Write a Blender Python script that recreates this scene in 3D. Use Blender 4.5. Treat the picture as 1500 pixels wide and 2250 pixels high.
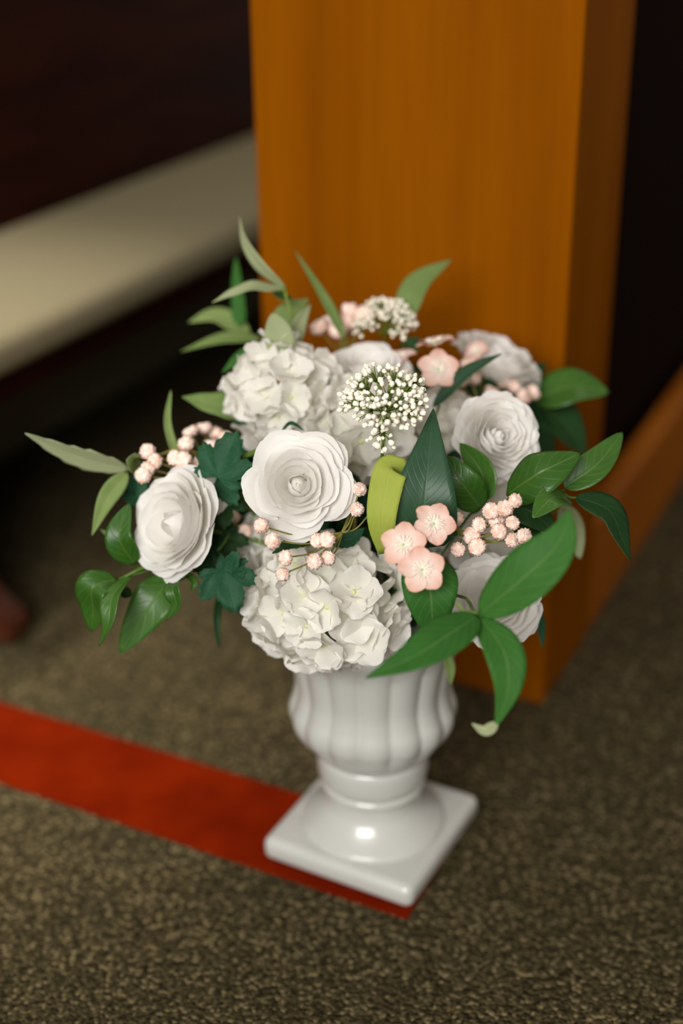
import bpy, bmesh, math, random
from mathutils import Vector, Matrix, noise

random.seed(7)
scene = bpy.context.scene
COL = scene.collection
for o in list(bpy.data.objects):
    bpy.data.objects.remove(o)

# ------------------------------------------------------------------ camera
F_PX, W_PX, H_PX = 3050.0, 1500.0, 2250.0
PITCH, ROLL = math.radians(26.4), 0.0129
CAM = Vector((0, 0, 1.0))
FWD = Vector((0, math.cos(PITCH), -math.sin(PITCH)))
_R, _U = Vector((1, 0, 0)), Vector((0, math.sin(PITCH), math.cos(PITCH)))
RGT = (_R * math.cos(ROLL) - _U * math.sin(ROLL)).normalized()
UPV = (_U * math.cos(ROLL) + _R * math.sin(ROLL)).normalized()
cam_data = bpy.data.cameras.new('camera')
cam_data.sensor_fit = 'VERTICAL'
cam_data.sensor_height = 36.0
cam_data.lens = 36.0 * F_PX / H_PX
cam_data.dof.use_dof = True
cam_data.dof.focus_distance = 1.205
cam_data.dof.aperture_fstop = 1.4
cam_data.clip_start = 0.05
cam = bpy.data.objects.new('camera', cam_data)
COL.objects.link(cam)
m = Matrix((RGT, UPV, -FWD)).transposed().to_4x4()
m.translation = CAM
cam.matrix_world = m
scene.camera = cam

# ------------------------------------------------------------------ world, lights, exposure
world = bpy.data.worlds.new('world')
scene.world = world
world.use_nodes = True
bg = world.node_tree.nodes['Background']
bg.inputs[0].default_value = (1.0, 0.90, 0.78, 1)
bg.inputs[1].default_value = 0.34


def area(name, loc, target, size, power, color, size_y=None):
    d = bpy.data.lights.new(name, 'AREA')
    d.shape = 'RECTANGLE'
    d.size, d.size_y = size, size_y or size
    d.energy, d.color = power, color
    o = bpy.data.objects.new(name, d)
    COL.objects.link(o)
    o.location = loc
    o.rotation_euler = (Vector(target) - Vector(loc)).to_track_quat('-Z', 'Y').to_euler()
    return o


def spot(name, loc, target, power, color, cone, radius):
    d = bpy.data.lights.new(name, 'SPOT')
    d.energy, d.color, d.spot_size, d.spot_blend, d.shadow_soft_size = power, color, math.radians(cone), 1.0, radius
    o = bpy.data.objects.new(name, d)
    COL.objects.link(o)
    o.location = loc
    o.rotation_euler = (Vector(target) - Vector(loc)).to_track_quat('-Z', 'Y').to_euler()
    return o


area('window_light', (-0.95, -1.8, 2.15), (0.0, 1.25, 0.4), 1.9, 148, (1.0, 0.98, 0.95), 1.5)
for lx, ly in ((-0.95, 1.45), (-1.35, 0.95), (-0.75, 0.75)):
    spot('ceiling_downlight', (lx, ly, 2.9), (-0.64, 1.64, 0.0), 140, (1.0, 0.96, 0.90), 32, 0.07)
for lx, ly in ((-0.5, 2.6), (-0.1, 3.0), (0.9, 2.5)):
    area('ceiling_spot', (lx, ly, 3.0), (lx * .2, 1.4, 0.2), 0.16, 4.0, (1.0, 0.92, 0.82))

scene.view_settings.view_transform = 'Standard'
scene.view_settings.look = 'None'
scene.view_settings.exposure = 0.0
scene.view_settings.gamma = 1.0
scene.view_settings.use_curve_mapping = False

# ------------------------------------------------------------------ placement helpers
ZC = 1.34                                   # distance of the bouquet's middle along the view axis


def P(px, py, d=0.0):
    """point seen at pixel (px, py), d metres behind (+) or before (-) the bouquet's middle"""
    z = ZC + d
    return CAM + FWD * z + RGT * ((px - 750.0) / F_PX * z) + UPV * (-(py - 1125.0) / F_PX * z)


def G(px, py, h=0.0):
    """point of the level plane z = h seen at pixel (px, py)"""
    v = FWD + RGT * ((px - 750.0) / F_PX) - UPV * ((py - 1125.0) / F_PX)
    t = (h - CAM.z) / v.z
    return CAM + v * t


def cv(r, u, t):
    return (RGT * r + UPV * u - FWD * t).normalized()


def PX(n, d=0.0):
    return n * (ZC + d) / F_PX


# ------------------------------------------------------------------ object helpers
def thing(name, label, cat, loc, group=None):
    o = bpy.data.objects.new(name, None)
    o.empty_display_size = 0.02
    COL.objects.link(o)
    o.location = loc
    o['label'], o['category'] = label, cat
    if group:
        o['group'] = group
    return o


def new_mesh(name, verts, faces, mats, smooth=True, uvs=None, mat_idx=None):
    me = bpy.data.meshes.new(name)
    me.from_pydata([tuple(v) for v in verts], [], faces)
    for mm in (mats if isinstance(mats, (list, tuple)) else [mats]):
        me.materials.append(mm)
    if smooth:
        me.polygons.foreach_set('use_smooth', [True] * len(me.polygons))
    if mat_idx:
        me.polygons.foreach_set('material_index', mat_idx)
    if uvs:
        ul = me.uv_layers.new(name='UVMap')
        for lp in me.loops:
            ul.data[lp.index].uv = uvs[lp.vertex_index]
    me.update()
    return me


def put(name, me, parent, mat=None):
    o = bpy.data.objects.new(name, me)
    COL.objects.link(o)
    o.parent = parent
    if mat is not None:
        o.matrix_basis = mat
    return o


def bm_mesh(name, bm, mats, smooth=True):
    me = bpy.data.meshes.new(name)
    bm.to_mesh(me)
    bm.free()
    for mm in (mats if isinstance(mats, (list, tuple)) else [mats]):
        me.materials.append(mm)
    if smooth:
        me.polygons.foreach_set('use_smooth', [True] * len(me.polygons))
    return me


# ------------------------------------------------------------------ material helpers
def srgb(r, g, b):
    def c(x):
        x /= 255.0
        return x / 12.92 if x <= 0.04045 else ((x + 0.055) / 1.055) ** 2.4
    return (c(r), c(g), c(b), 1.0)


def mat_new(name):
    mt = bpy.data.materials.new(name)
    mt.use_nodes = True
    nt = mt.node_tree
    b = nt.nodes['Principled BSDF']
    return mt, nt, b


def N(nt, typ, **kw):
    n = nt.nodes.new(typ)
    for k, v in kw.items():
        setattr(n, k, v)
    return n


def mixc(nt, fac, a, b):
    n = nt.nodes.new('ShaderNodeMix')
    n.data_type = 'RGBA'
    for sock, val in ((n.inputs[0], fac), (n.inputs[6], a), (n.inputs[7], b)):
        if hasattr(val, 'is_linked'):
            nt.links.new(val, sock)
        else:
            sock.default_value = val
    return n.outputs[2]


def math_n(nt, op, a, b=None, c=None, clamp=False):
    n = nt.nodes.new('ShaderNodeMath')
    n.operation = op
    n.use_clamp = clamp
    for i, val in enumerate((a, b, c)):
        if val is None:
            continue
        if hasattr(val, 'is_linked'):
            nt.links.new(val, n.inputs[i])
        else:
            n.inputs[i].default_value = val
    return n.outputs[0]


def add_translucent(nt, b, col, fac):
    out = nt.nodes['Material Output']
    tr = N(nt, 'ShaderNodeBsdfTranslucent')
    if hasattr(col, 'is_linked'):
        nt.links.new(col, tr.inputs[0])
    else:
        tr.inputs[0].default_value = col
    mx = N(nt, 'ShaderNodeMixShader')
    mx.inputs[0].default_value = fac
    nt.links.new(b.outputs[0], mx.inputs[1])
    nt.links.new(tr.outputs[0], mx.inputs[2])
    nt.links.new(mx.outputs[0], out.inputs['Surface'])


def petal_material(name, c1, c2, edge=None, transl=0.28, vein=0.25, epow=2.2):
    mt, nt, b = mat_new(name)
    info = N(nt, 'ShaderNodeObjectInfo')
    col = mixc(nt, info.outputs['Random'], c1, c2)
    tc = N(nt, 'ShaderNodeTexCoord')
    sep = N(nt, 'ShaderNodeSeparateXYZ')
    nt.links.new(tc.outputs['UV'], sep.inputs[0])
    if edge is not None:                                   # tint towards the petal's base
        f = math_n(nt, 'POWER', math_n(nt, 'SUBTRACT', 1.0, sep.outputs[0], clamp=True), epow)
        col = mixc(nt, f, col, edge)
    nt.links.new(col, b.inputs['Base Color'])
    b.inputs['Roughness'].default_value = 0.75
    b.inputs['Specular IOR Level'].default_value = 0.2
    # fine veins running along the petal
    nz = N(nt, 'ShaderNodeTexNoise')
    mp = N(nt, 'ShaderNodeMapping')
    mp.inputs['Scale'].default_value = (2.0, 26.0, 1.0)
    nt.links.new(tc.outputs['UV'], mp.inputs[0])
    nt.links.new(mp.outputs[0], nz.inputs['Vector'])
    nz.inputs['Scale'].default_value = 1.0
    bp = N(nt, 'ShaderNodeBump')
    bp.inputs['Strength'].default_value = vein
    bp.inputs['Distance'].default_value = 0.001
    nt.links.new(nz.outputs[0], bp.inputs['Height'])
    nt.links.new(bp.outputs[0], b.inputs['Normal'])
    add_translucent(nt, b, col, transl)
    return mt


def leaf_material(name, c1, c2, veinc, rough=0.5, transl=0.18, nveins=9.0, vein_amt=0.28, spec=0.4):
    mt, nt, b = mat_new(name)
    tc = N(nt, 'ShaderNodeTexCoord')
    sep = N(nt, 'ShaderNodeSeparateXYZ')
    nt.links.new(tc.outputs['UV'], sep.inputs[0])
    u, v = sep.outputs[0], sep.outputs[1]
    av = math_n(nt, 'ABSOLUTE', math_n(nt, 'SUBTRACT', v, 0.5))
    info = N(nt, 'ShaderNodeObjectInfo')
    nz = N(nt, 'ShaderNodeTexNoise')
    nz.inputs['Scale'].default_value = 55.0
    nt.links.new(tc.outputs['Object'], nz.inputs['Vector'])
    f = math_n(nt, 'MULTIPLY_ADD', nz.outputs[0], 0.9, math_n(nt, 'MULTIPLY_ADD', info.outputs['Random'], 0.5, -0.25), clamp=True)
    col = mixc(nt, f, c1, c2)
    mid = math_n(nt, 'SUBTRACT', 1.0, math_n(nt, 'DIVIDE', av, 0.035), clamp=True)
    ph = math_n(nt, 'MULTIPLY', math_n(nt, 'SUBTRACT', u, math_n(nt, 'MULTIPLY', av, 0.55)), nveins * 2 * math.pi)
    side = math_n(nt, 'POWER', math_n(nt, 'ABSOLUTE', math_n(nt, 'COSINE', math_n(nt, 'MULTIPLY', ph, 0.5))), 28.0)
    vein = math_n(nt, 'MAXIMUM', mid, math_n(nt, 'MULTIPLY', side, 0.3))
    col = mixc(nt, math_n(nt, 'MULTIPLY', vein, vein_amt), col, veinc)
    nt.links.new(col, b.inputs['Base Color'])
    b.inputs['Roughness'].default_value = rough
    b.inputs['Specular IOR Level'].default_value = spec
    bp = N(nt, 'ShaderNodeBump')
    bp.inputs['Strength'].default_value = 0.35
    bp.inputs['Distance'].default_value = 0.0012
    bp.invert = True
    nt.links.new(vein, bp.inputs['Height'])
    nt.links.new(bp.outputs[0], b.inputs['Normal'])
    add_translucent(nt, b, col, transl)
    return mt


def plain(name, c1, c2=None, rough=0.6, scale=60.0, spec=0.3, bump=0.0, bump_scale=None):
    mt, nt, b = mat_new(name)
    tc = N(nt, 'ShaderNodeTexCoord')
    nz = N(nt, 'ShaderNodeTexNoise')
    nz.inputs['Scale'].default_value = scale
    nt.links.new(tc.outputs['Object'], nz.inputs['Vector'])
    rp = N(nt, 'ShaderNodeMapRange')
    rp.inputs[1].default_value, rp.inputs[2].default_value = 0.35, 0.65
    nt.links.new(nz.outputs[0], rp.inputs[0])
    nt.links.new(mixc(nt, rp.outputs[0], c1, c2 or c1), b.inputs['Base Color'])
    b.inputs['Roughness'].default_value = rough
    b.inputs['Specular IOR Level'].default_value = spec
    if bump:
        bp = N(nt, 'ShaderNodeBump')
        bp.inputs['Strength'].default_value = bump
        bp.inputs['Distance'].default_value = 0.002
        nt.links.new(nz.outputs[0], bp.inputs['Height'])
        nt.links.new(bp.outputs[0], b.inputs['Normal'])
    return mt


def wood_material(name, c1, c2, rough, along=(1, 1, 0.06), scale=9.0, spec=0.45):
    mt, nt, b = mat_new(name)
    tc = N(nt, 'ShaderNodeTexCoord')
    mp = N(nt, 'ShaderNodeMapping')
    mp.inputs['Scale'].default_value = along
    nt.links.new(tc.outputs['Object'], mp.inputs[0])
    n1 = N(nt, 'ShaderNodeTexNoise')
    n1.inputs['Scale'].default_value = scale
    n1.inputs['Detail'].default_value = 4.0
    n1.inputs['Distortion'].default_value = 0.6
    n2 = N(nt, 'ShaderNodeTexNoise')
    n2.inputs['Scale'].default_value = scale * 14
    n2.inputs['Detail'].default_value = 2.0
    for n in (n1, n2):
        nt.links.new(mp.outputs[0], n.inputs['Vector'])
    f = math_n(nt, 'ADD', math_n(nt, 'MULTIPLY', n1.outputs[0], 0.75), math_n(nt, 'MULTIPLY', n2.outputs[0], 0.30))
    rp = N(nt, 'ShaderNodeMapRange')
    rp.inputs[1].default_value, rp.inputs[2].default_value = 0.35, 0.72
    nt.links.new(f, rp.inputs[0])
    nt.links.new(mixc(nt, rp.outputs[0], c1, c2), b.inputs['Base Color'])
    b.inputs['Roughness'].default_value = rough
    b.inputs['Specular IOR Level'].default_value = spec
    return mt


# ------------------------------------------------------------------ materials
M = {}
M['petal'] = petal_material('white_petal', (0.92, 0.90, 0.87, 1), (0.94, 0.925, 0.90, 1), edge=(0.94, 0.91, 0.82, 1), transl=0.46, vein=0.12)
M['hydra'] = petal_material('hydrangea_petal', (0.90, 0.875, 0.83, 1), (0.94, 0.92, 0.88, 1), edge=(0.88, 0.88, 0.74, 1), transl=0.45, vein=0.35)
M['blossom'] = petal_material('blossom_petal', srgb(222, 162, 140), srgb(228, 178, 158), edge=srgb(250, 236, 228), transl=0.25, vein=0.3, epow=0.9)
M['berry'] = plain('pink_berry', srgb(246, 226, 214), srgb(228, 184, 164), 0.85, 1.6, 0.1, 0.3)
M['bud'] = plain('cream_bud', srgb(254, 250, 236), srgb(240, 230, 206), 0.85, 2.0, 0.1, 0.3)
M['eye'] = plain('floret_eye', srgb(206, 208, 150), srgb(180, 190, 120), 0.7)
M['stamen'] = plain('stamen', srgb(250, 240, 225), None, 0.7)
M['green_eye'] = plain('green_eye', srgb(160, 190, 140), srgb(140, 172, 120), 0.7)
M['stem'] = plain('green_stem', srgb(84, 108, 40), srgb(60, 88, 32), 0.5, 40)
M['twig'] = plain('olive_twig', srgb(134, 126, 60), srgb(112, 108, 48), 0.55, 60)
M['pedicel'] = plain('green_pedicel', srgb(112, 132, 52), srgb(86, 112, 40), 0.6, 80)
LEAFC = {
    'willow': ((srgb(40, 88, 30), srgb(58, 106, 42), srgb(130, 156, 92)), 0.55, 9),
    'spear': ((srgb(32, 66, 40), srgb(52, 86, 60), srgb(96, 126, 100)), 0.42, 13),
    'glossy': ((srgb(38, 80, 18), srgb(64, 104, 34), srgb(136, 158, 82)), 0.36, 7),
    'lobed': ((srgb(26, 66, 42), srgb(46, 90, 62), srgb(86, 124, 94)), 0.5, 6),
    'dark': ((srgb(26, 54, 26), srgb(42, 74, 36), srgb(80, 106, 60)), 0.45, 8),
    'sage': ((srgb(146, 156, 116), srgb(166, 174, 134), srgb(196, 186, 136)), 0.7, 10),
    'mid': ((srgb(100, 124, 66), srgb(128, 146, 88), srgb(166, 174, 116)), 0.6, 9),
    'olive': ((srgb(100, 116, 66), srgb(122, 134, 80), srgb(160, 164, 108)), 0.6, 9),
    'lime': ((srgb(150, 164, 66), srgb(170, 180, 84), srgb(188, 192, 110)), 0.65, 9),
}
for k, ((a, b_, c), rg, nv) in LEAFC.items():
    M['leaf_' + k] = leaf_material(k + '_leaf', a, b_, c, rg, nveins=nv, spec=0.4 if k in ('glossy', 'spear') else 0.12)

# ------------------------------------------------------------------ setting: floor, strip, pews
A0 = G(1190, 1550)                                   # foot of the pew end nearest the camera
DA = Vector((0.895, -0.446, 0)).normalized()         # along the aisle, to the right
DB = Vector((0.446, 0.895, 0)).normalized()          # along the pews, away from the aisle


def carpet_material():
    mt, nt, b = mat_new('carpet')
    tc = N(nt, 'ShaderNodeTexCoord')
    vo = N(nt, 'ShaderNodeTexVoronoi')
    vo.inputs['Scale'].default_value = 230.0
    n1 = N(nt, 'ShaderNodeTexNoise')
    n1.inputs['Scale'].default_value = 150.0
    n1.inputs['Detail'].default_value = 3.0
    n2 = N(nt, 'ShaderNodeTexNoise')
    n2.inputs['Scale'].default_value = 4.0
    n2.inputs['Detail'].default_value = 3.0
    for n in (vo, n1, n2):
        nt.links.new(tc.outputs['Object'], n.inputs['Vector'])
    rp = N(nt, 'ShaderNodeMapRange')
    rp.inputs[1].default_value, rp.inputs[2].default_value = 0.40, 0.66
    nt.links.new(n1.outputs[0], rp.inputs[0])
    col = mixc(nt, rp.outputs[0], srgb(46, 40, 25), srgb(92, 81, 55))
    sepc = N(nt, 'ShaderNodeSeparateColor')
    nt.links.new(vo.outputs['Color'], sepc.inputs[0])
    fleck = math_n(nt, 'GREATER_THAN', sepc.outputs[0], 0.80)
    col = mixc(nt, math_n(nt, 'MULTIPLY', fleck, 0.75), col, srgb(126, 112, 80))
    dk = math_n(nt, 'LESS_THAN', sepc.outputs[1], 0.25)
    col = mixc(nt, math_n(nt, 'MULTIPLY', dk, 0.6), col, srgb(28, 24, 15))
    rp2 = N(nt, 'ShaderNodeMapRange')
    rp2.inputs[1].default_value, rp2.inputs[2].default_value = 0.35, 0.65
    nt.links.new(n2.outputs[0], rp2.inputs[0])
    col = mixc(nt, math_n(nt, 'MULTIPLY', rp2.outputs[0], 0.35), col, srgb(54, 48, 30))
    nt.links.new(col, b.inputs['Base Color'])
    b.inputs['Roughness'].default_value = 0.95
    b.inputs['Specular IOR Level'].default_value = 0.05
    bp = N(nt, 'ShaderNodeBump')
    bp.inputs['Strength'].default_value = 0.9
    bp.inputs['Distance'].default_value = 0.004
    bp.invert = True
    nt.links.new(vo.outputs['Distance'], bp.inputs['Height'])
    nt.links.new(bp.outputs[0], b.inputs['Normal'])
    return mt


floor_me = new_mesh('floor', [(-4, -1.5, 0), (4, -1.5, 0), (4, 7, 0), (-4, 7, 0), (-4, -1.5, -.05), (4, -1.5, -.05), (4, 7, -.05), (-4, 7, -.05)],
                    [(0, 1, 2, 3), (7, 6, 5, 4), (0, 4, 5, 1), (1, 5, 6, 2), (2, 6, 7, 3), (3, 7, 4, 0)], carpet_material(), smooth=False)
floor = put('floor', floor_me, None)
floor['kind'] = 'structure'


def slab(corners, z0, z1, bevel=0.0, seg=2, mats=None, name='slab', smooth=False, origin=Vector((0, 0, 0))):
    bm = bmesh.new()
    lo = [bm.verts.new((c.x - origin.x, c.y - origin.y, z0)) for c in corners]
    hi = [bm.verts.new((c.x - origin.x, c.y - origin.y, z1)) for c in corners]
    n = len(corners)
    bm.faces.new(hi)
    bm.faces.new(lo[::-1])
    for i in range(n):
        bm.faces.new((lo[i], lo[(i + 1) % n], hi[(i + 1) % n], hi[i]))
    bmesh.ops.recalc_face_normals(bm, faces=bm.faces)
    if bevel:
        bmesh.ops.bevel(bm, geom=list(bm.edges), offset=bevel, segments=seg, affect='EDGES', profile=0.5)
    return bm_mesh(name, bm, mats, smooth)


def oblong(o, da, db):
    """corners of a rectangle: from o, da metres along DA and db metres along DB"""
    return [o, o + DA * da, o + DA * da + DB * db, o + DB * db]


# the red runner strip laid on the carpet: it ends under the urn's front corner
s_lo0, s_lo1 = G(0, 1722), G(893, 2022)
s_hi0 = G(0, 1545)
sd = (s_lo1 - s_lo0).normalized()
sn = Vector((-sd.y, sd.x, 0))
sw = (s_hi0 - s_lo0).dot(sn)
strip_c = [s_lo0 - sd * 1.6, s_lo1, s_lo1 + sn * sw, s_lo0 - sd * 1.6 + sn * sw]
M['strip'] = plain('red_strip', srgb(112, 26, 0), srgb(98, 20, 0), 0.9, 14.0, 0.03, 0.15)
strip = put('floor_strip', slab(strip_c, 0.0, 0.0025, 0.0008, 1, M['strip'], 'floor_strip'), None)
strip['label'] = 'flat red-orange strip laid across the carpet and ending under the urn'
strip['category'] = 'carpet strip'

M['honey'] = wood_material('honey_wood', srgb(118, 62, 0), srgb(138, 76, 0), 0.6, spec=0.02)
M['honey_side'] = wood_material('honey_wood_side', srgb(118, 62, 0), srgb(138, 76, 0), 0.6, spec=0.02)
M['rail'] = wood_material('rail_wood', srgb(140, 74, 4), srgb(164, 92, 6), 0.5, spec=0.2, along=(0.2, 0.2, 1))
M['mahog'] = wood_material('mahogany', srgb(26, 7, 4), srgb(48, 17, 6), 0.5, spec=0.08, along=(0.15, 0.15, 1.0), scale=14)
M['foot'] = wood_material('foot_wood', srgb(54, 18, 3), srgb(74, 32, 5), 0.5, along=(0.2, 0.2, 1))
M['kick'] = wood_material('kick_board', srgb(122, 118, 92), srgb(134, 128, 100), 0.8, along=(0.2, 0.2, 1), spec=0.05)
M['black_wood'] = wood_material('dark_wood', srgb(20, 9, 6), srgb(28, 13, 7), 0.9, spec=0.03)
M['cushion'] = plain('cream_cushion', srgb(126, 117, 92), srgb(118, 109, 84), 0.9, 220.0, 0.05, 0.2)

pe = thing('church_pew', 'honey-brown wooden pew end panel standing behind the flowers, with dark recess', 'pew', A0)
PW, PT = 0.385, 0.19
c = oblong(Vector((0, 0, 0)), -PW, PT)
put('end_panel', slab(c, 0.0, 1.02, 0.004, 3, M['honey'], 'end_panel'), pe)
o1 = DB * PT - DA * 0.001
put('base_rail', slab(oblong(o1, -0.035, 1.9), 0.0, 0.165, 0.006, 3, M['rail'], 'base_rail'), pe)
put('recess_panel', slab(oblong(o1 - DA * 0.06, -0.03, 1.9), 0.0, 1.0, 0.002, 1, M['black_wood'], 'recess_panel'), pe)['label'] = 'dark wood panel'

# the next pew: front edge of its cushion runs from the left frame edge to behind the end panel
B0 = A0 - DA * (PW + 0.30)
lp = thing('church_pew', 'dark mahogany pew with a cream seat cushion at the left', 'pew', B0)
put('seat_board', slab(oblong(-DA * 0.42 - DB * 0.30, 0.40, 2.6), 0.335, 0.372, 0.004, 2, M['mahog'], 'seat_board'), lp)
put('seat_cushion', slab(oblong(-DA * 0.34 - DB * 0.28, 0.34, 2.5), 0.372, 0.432, 0.024, 5, M['cushion'], 'seat_cushion', True), lp)['label'] = 'cream seat cushion'
# sloping backrest
bk = []
for (a_, z) in ((-0.335, 0.40), (-0.375, 0.40), (-0.47, 0.98), (-0.43, 0.98)):
    bk.append((a_, z))
bmv, bmf = [], []
for db in (-0.30, 2.3):
    for a_, z in bk:
        p = DA * a_ + DB * db
        bmv.append((p.x, p.y, z))
bmf = [(0, 1, 2, 3), (7, 6, 5, 4), (0, 4, 5, 1), (1, 5, 6, 2), (2, 6, 7, 3), (3, 7, 4, 0)]
put('backrest', new_mesh('backrest', bmv, bmf, M['mahog'], False), lp)
put('front_board', slab(oblong(-DA * 0.44 - DB * 0.28, 0.02, 2.5), 0.0, 0.336, 0.003, 1, M['kick'], 'front_board'), lp)
# end with a curved foot, at the frame's left edge
bm = bmesh.new()
foot = [(-0.42, 0), (0.06, 0), (0.072, 0.02), (0.066, 0.045), (0.03, 0.07), (0.0, 0.12), (-0.02, 0.24), (0.0, 0.334), (-0.36, 0.334), (-0.40, 0.24)]
rings = []
for db in (-0.175, -0.135):
    rings.append([bm.verts.new(DA * (a_ - 0.075) + DB * db + Vector((0, 0, z))) for a_, z in foot])
bm.faces.new(rings[0])
bm.faces.new(rings[1][::-1])
for i in range(len(foot)):
    j = (i + 1) % len(foot)
    bm.faces.new((rings[0][i], rings[0][j], rings[1][j], rings[1][i]))
bmesh.ops.recalc_face_normals(bm, faces=bm.faces)
bmesh.ops.bevel(bm, geom=list(bm.edges), offset=0.006, segments=2, affect='EDGES')
put('end_foot', bm_mesh('end_foot', bm, M['foot'], False), lp)['label'] = 'brown wooden curved foot'

# ------------------------------------------------------------------ urn
uc_l, uc_f, uc_r = G(578, 1895), G(900, 2012), G(1050, 1790)
UC = (uc_l + uc_r) * 0.5
UC.z = 0.0025
UX = (uc_f - uc_l).normalized()
UY = Vector((-UX.y, UX.x, 0))
HALF = 0.25 * ((uc_f - uc_l).length + (uc_r - uc_f).length)


def ceramic():
    mt, nt, b = mat_new('white_ceramic')
    tc = N(nt, 'ShaderNodeTexCoord')
    nz = N(nt, 'ShaderNodeTexNoise')
    nz.inputs['Scale'].default_value = 7.0
    nt.links.new(tc.outputs['Object'], nz.inputs['Vector'])
    nt.links.new(mixc(nt, nz.outputs[0], (0.47, 0.475, 0.445, 1), (0.52, 0.52, 0.485, 1)), b.inputs['Base Color'])
    b.inputs['Roughness'].default_value = 0.28
    b.inputs['Coat Weight'].default_value = 0.5
    b.inputs['Coat Roughness'].default_value = 0.08
    return mt


M['ceramic'] = ceramic()
urn = thing('urn', 'glossy white fluted ceramic urn on a square foot holding the bouquet', 'urn', UC)


def lathe(name, prof, seg, mat, flute=None, nf=16):
    verts, faces = [], []
    for z, r in prof:
        for k in range(seg):
            t = 2 * math.pi * k / seg
            rr = r
            if flute:
                rr = r * (1 - flute(z) * (1 - abs(math.cos(nf * 0.5 * t)) ** 0.8))
            verts.append((rr * math.cos(t), rr * math.sin(t), z))
    for i in range(len(prof) - 1):
        for k in range(seg):
            k2 = (k + 1) % seg
            faces.append((i * seg + k, i * seg + k2, (i + 1) * seg + k2, (i + 1) * seg + k))
    return new_mesh(name, verts, faces, mat)


def resample(prof, n):
    out = []
    pts = [Vector((z, r)) for z, r in prof]
    for i in range(len(pts) - 1):
        p0, p1 = pts[max(0, i - 1)], pts[i]
        p2, p3 = pts[i + 1], pts[min(len(pts) - 1, i + 2)]
        for k in range(n):
            t = k / n
            q = 0.5 * ((2 * p1) + (p2 - p0) * t + (2 * p0 - 5 * p1 + 4 * p2 - p3) * t * t + (3 * p1 - p0 - 3 * p2 + p3) * t ** 3)
            out.append((q.x, q.y))
    out.append((pts[-1].x, pts[-1].y))
    return out


def fl(z):
    return 0.05 * max(0.0, min(1.0, (z - 0.128) / 0.03)) * max(0.0, min(1.0, (0.272 - z) / 0.02))


body_prof = resample([(0.119, 0.050), (0.123, 0.0575), (0.134, 0.067), (0.148, 0.0785), (0.163, 0.0865), (0.177, 0.0875), (0.191, 0.083),
                      (0.207, 0.0805), (0.23, 0.083), (0.256, 0.088)], 4) + \
    [(0.272, 0.0925), (0.278, 0.0965), (0.284, 0.0955), (0.286, 0.092), (0.282, 0.088), (0.26, 0.083), (0.20, 0.074), (0.15, 0.055), (0.14, 0.0)]
put('bowl', lathe('bowl', body_prof, 192, M['ceramic'], fl), urn)
neck_prof = resample([(0.124, 0.045), (0.124, 0.054), (0.119, 0.0585), (0.106, 0.0595), (0.094, 0.0585), (0.090, 0.055), (0.0865, 0.0535), (0.083, 0.0555),
                      (0.079, 0.0555), (0.074, 0.050), (0.062, 0.051), (0.052, 0.056), (0.043, 0.064), (0.036, 0.072), (0.032, 0.0765), (0.027, 0.078)], 4)
put('pedestal', lathe('pedestal', neck_prof, 96, M['ceramic']), urn)
h = HALF
pl = [UX * -h + UY * -h, UX * h + UY * -h, UX * h + UY * h, UX * -h + UY * h]
put('plinth', slab(pl, 0.0, 0.0285, 0.0105, 5, M['ceramic'], 'plinth', True), urn)
MOUTH = UC + Vector((0, 0, 0.262))


# ------------------------------------------------------------------ plant builders
def catmull(pts, n):
    out = []
    m_ = len(pts)
    for k in range(n + 1):
        x = k / n * (m_ - 1)
        i = min(int(x), m_ - 2)
        t = x - i
        p1, p2 = pts[i], pts[i + 1]
        p0 = pts[i - 1] if i > 0 else p1 * 2 - p2
        p3 = pts[i + 2] if i + 2 < m_ else p2 * 2 - p1
        out.append(0.5 * ((2 * p1) + (p2 - p0) * t + (2 * p0 - 5 * p1 + 4 * p2 - p3) * t * t + (3 * p1 - p0 - 3 * p2 + p3) * t ** 3))
    return out


def tube_data(pts, r0, r1, n=12, seg=6):
    c = catmull(pts, n)
    verts, faces = [], []
    ref = Vector((0.3, 0.5, 0.8)).normalized()
    for i, p in enumerate(c):
        t = (c[min(i + 1, n)] - c[max(i - 1, 0)]).normalized()
        a = t.cross(ref)
        if a.length < 0.05:
            a = t.cross(Vector((1, 0, 0)))
        a.normalize()
        b = t.cross(a)
        r = r0 + (r1 - r0) * i / n
        for k in range(seg):
            w = 2 * math.pi * k / seg
            verts.append(p + a * (math.cos(w) * r) + b * (math.sin(w) * r))
    for i in range(n):
        for k in range(seg):
            k2 = (k + 1) % seg
            faces.append((i * seg + k, i * seg + k2, (i + 1) * seg + k2, (i + 1) * seg + k))
    faces.append(tuple(range(seg))[::-1])
    faces.append(tuple(n * seg + k for k in range(seg)))
    return verts, faces


def tube(name, parent, pts, r0, r1, mat, n=12, seg=6):
    o = parent.location
    v, f = tube_data([p - o for p in pts], r0, r1, n, seg)
    return put(name, new_mesh(name, v, f, mat), parent)


def prof_w(kind, u):
    if kind == 'lance':                       # long, widest before the middle, drawn-out tip
        return (math.sin(math.pi * min(1, u) ** 0.72) ** 0.95) * (1 - 0.15 * u)
    if kind == 'ovate':                       # broad with short tip
        return math.sin(math.pi * u ** 0.78) ** 0.72 * (1 - 0.12 * u)
    if kind == 'spear':                       # broad base, very long tip
        return (math.sin(math.pi * u ** 0.55) ** 0.8) * (1 - 0.45 * u) * 1.25
    if kind == 'blade':
        return min(1, u * 8) * (1 - u ** 2.2) ** 0.8
    if kind == 'stubby':
        return math.sin(math.pi * (0.08 + 0.9 * u)) ** 0.5
    return math.sin(math.pi * u)


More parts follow.
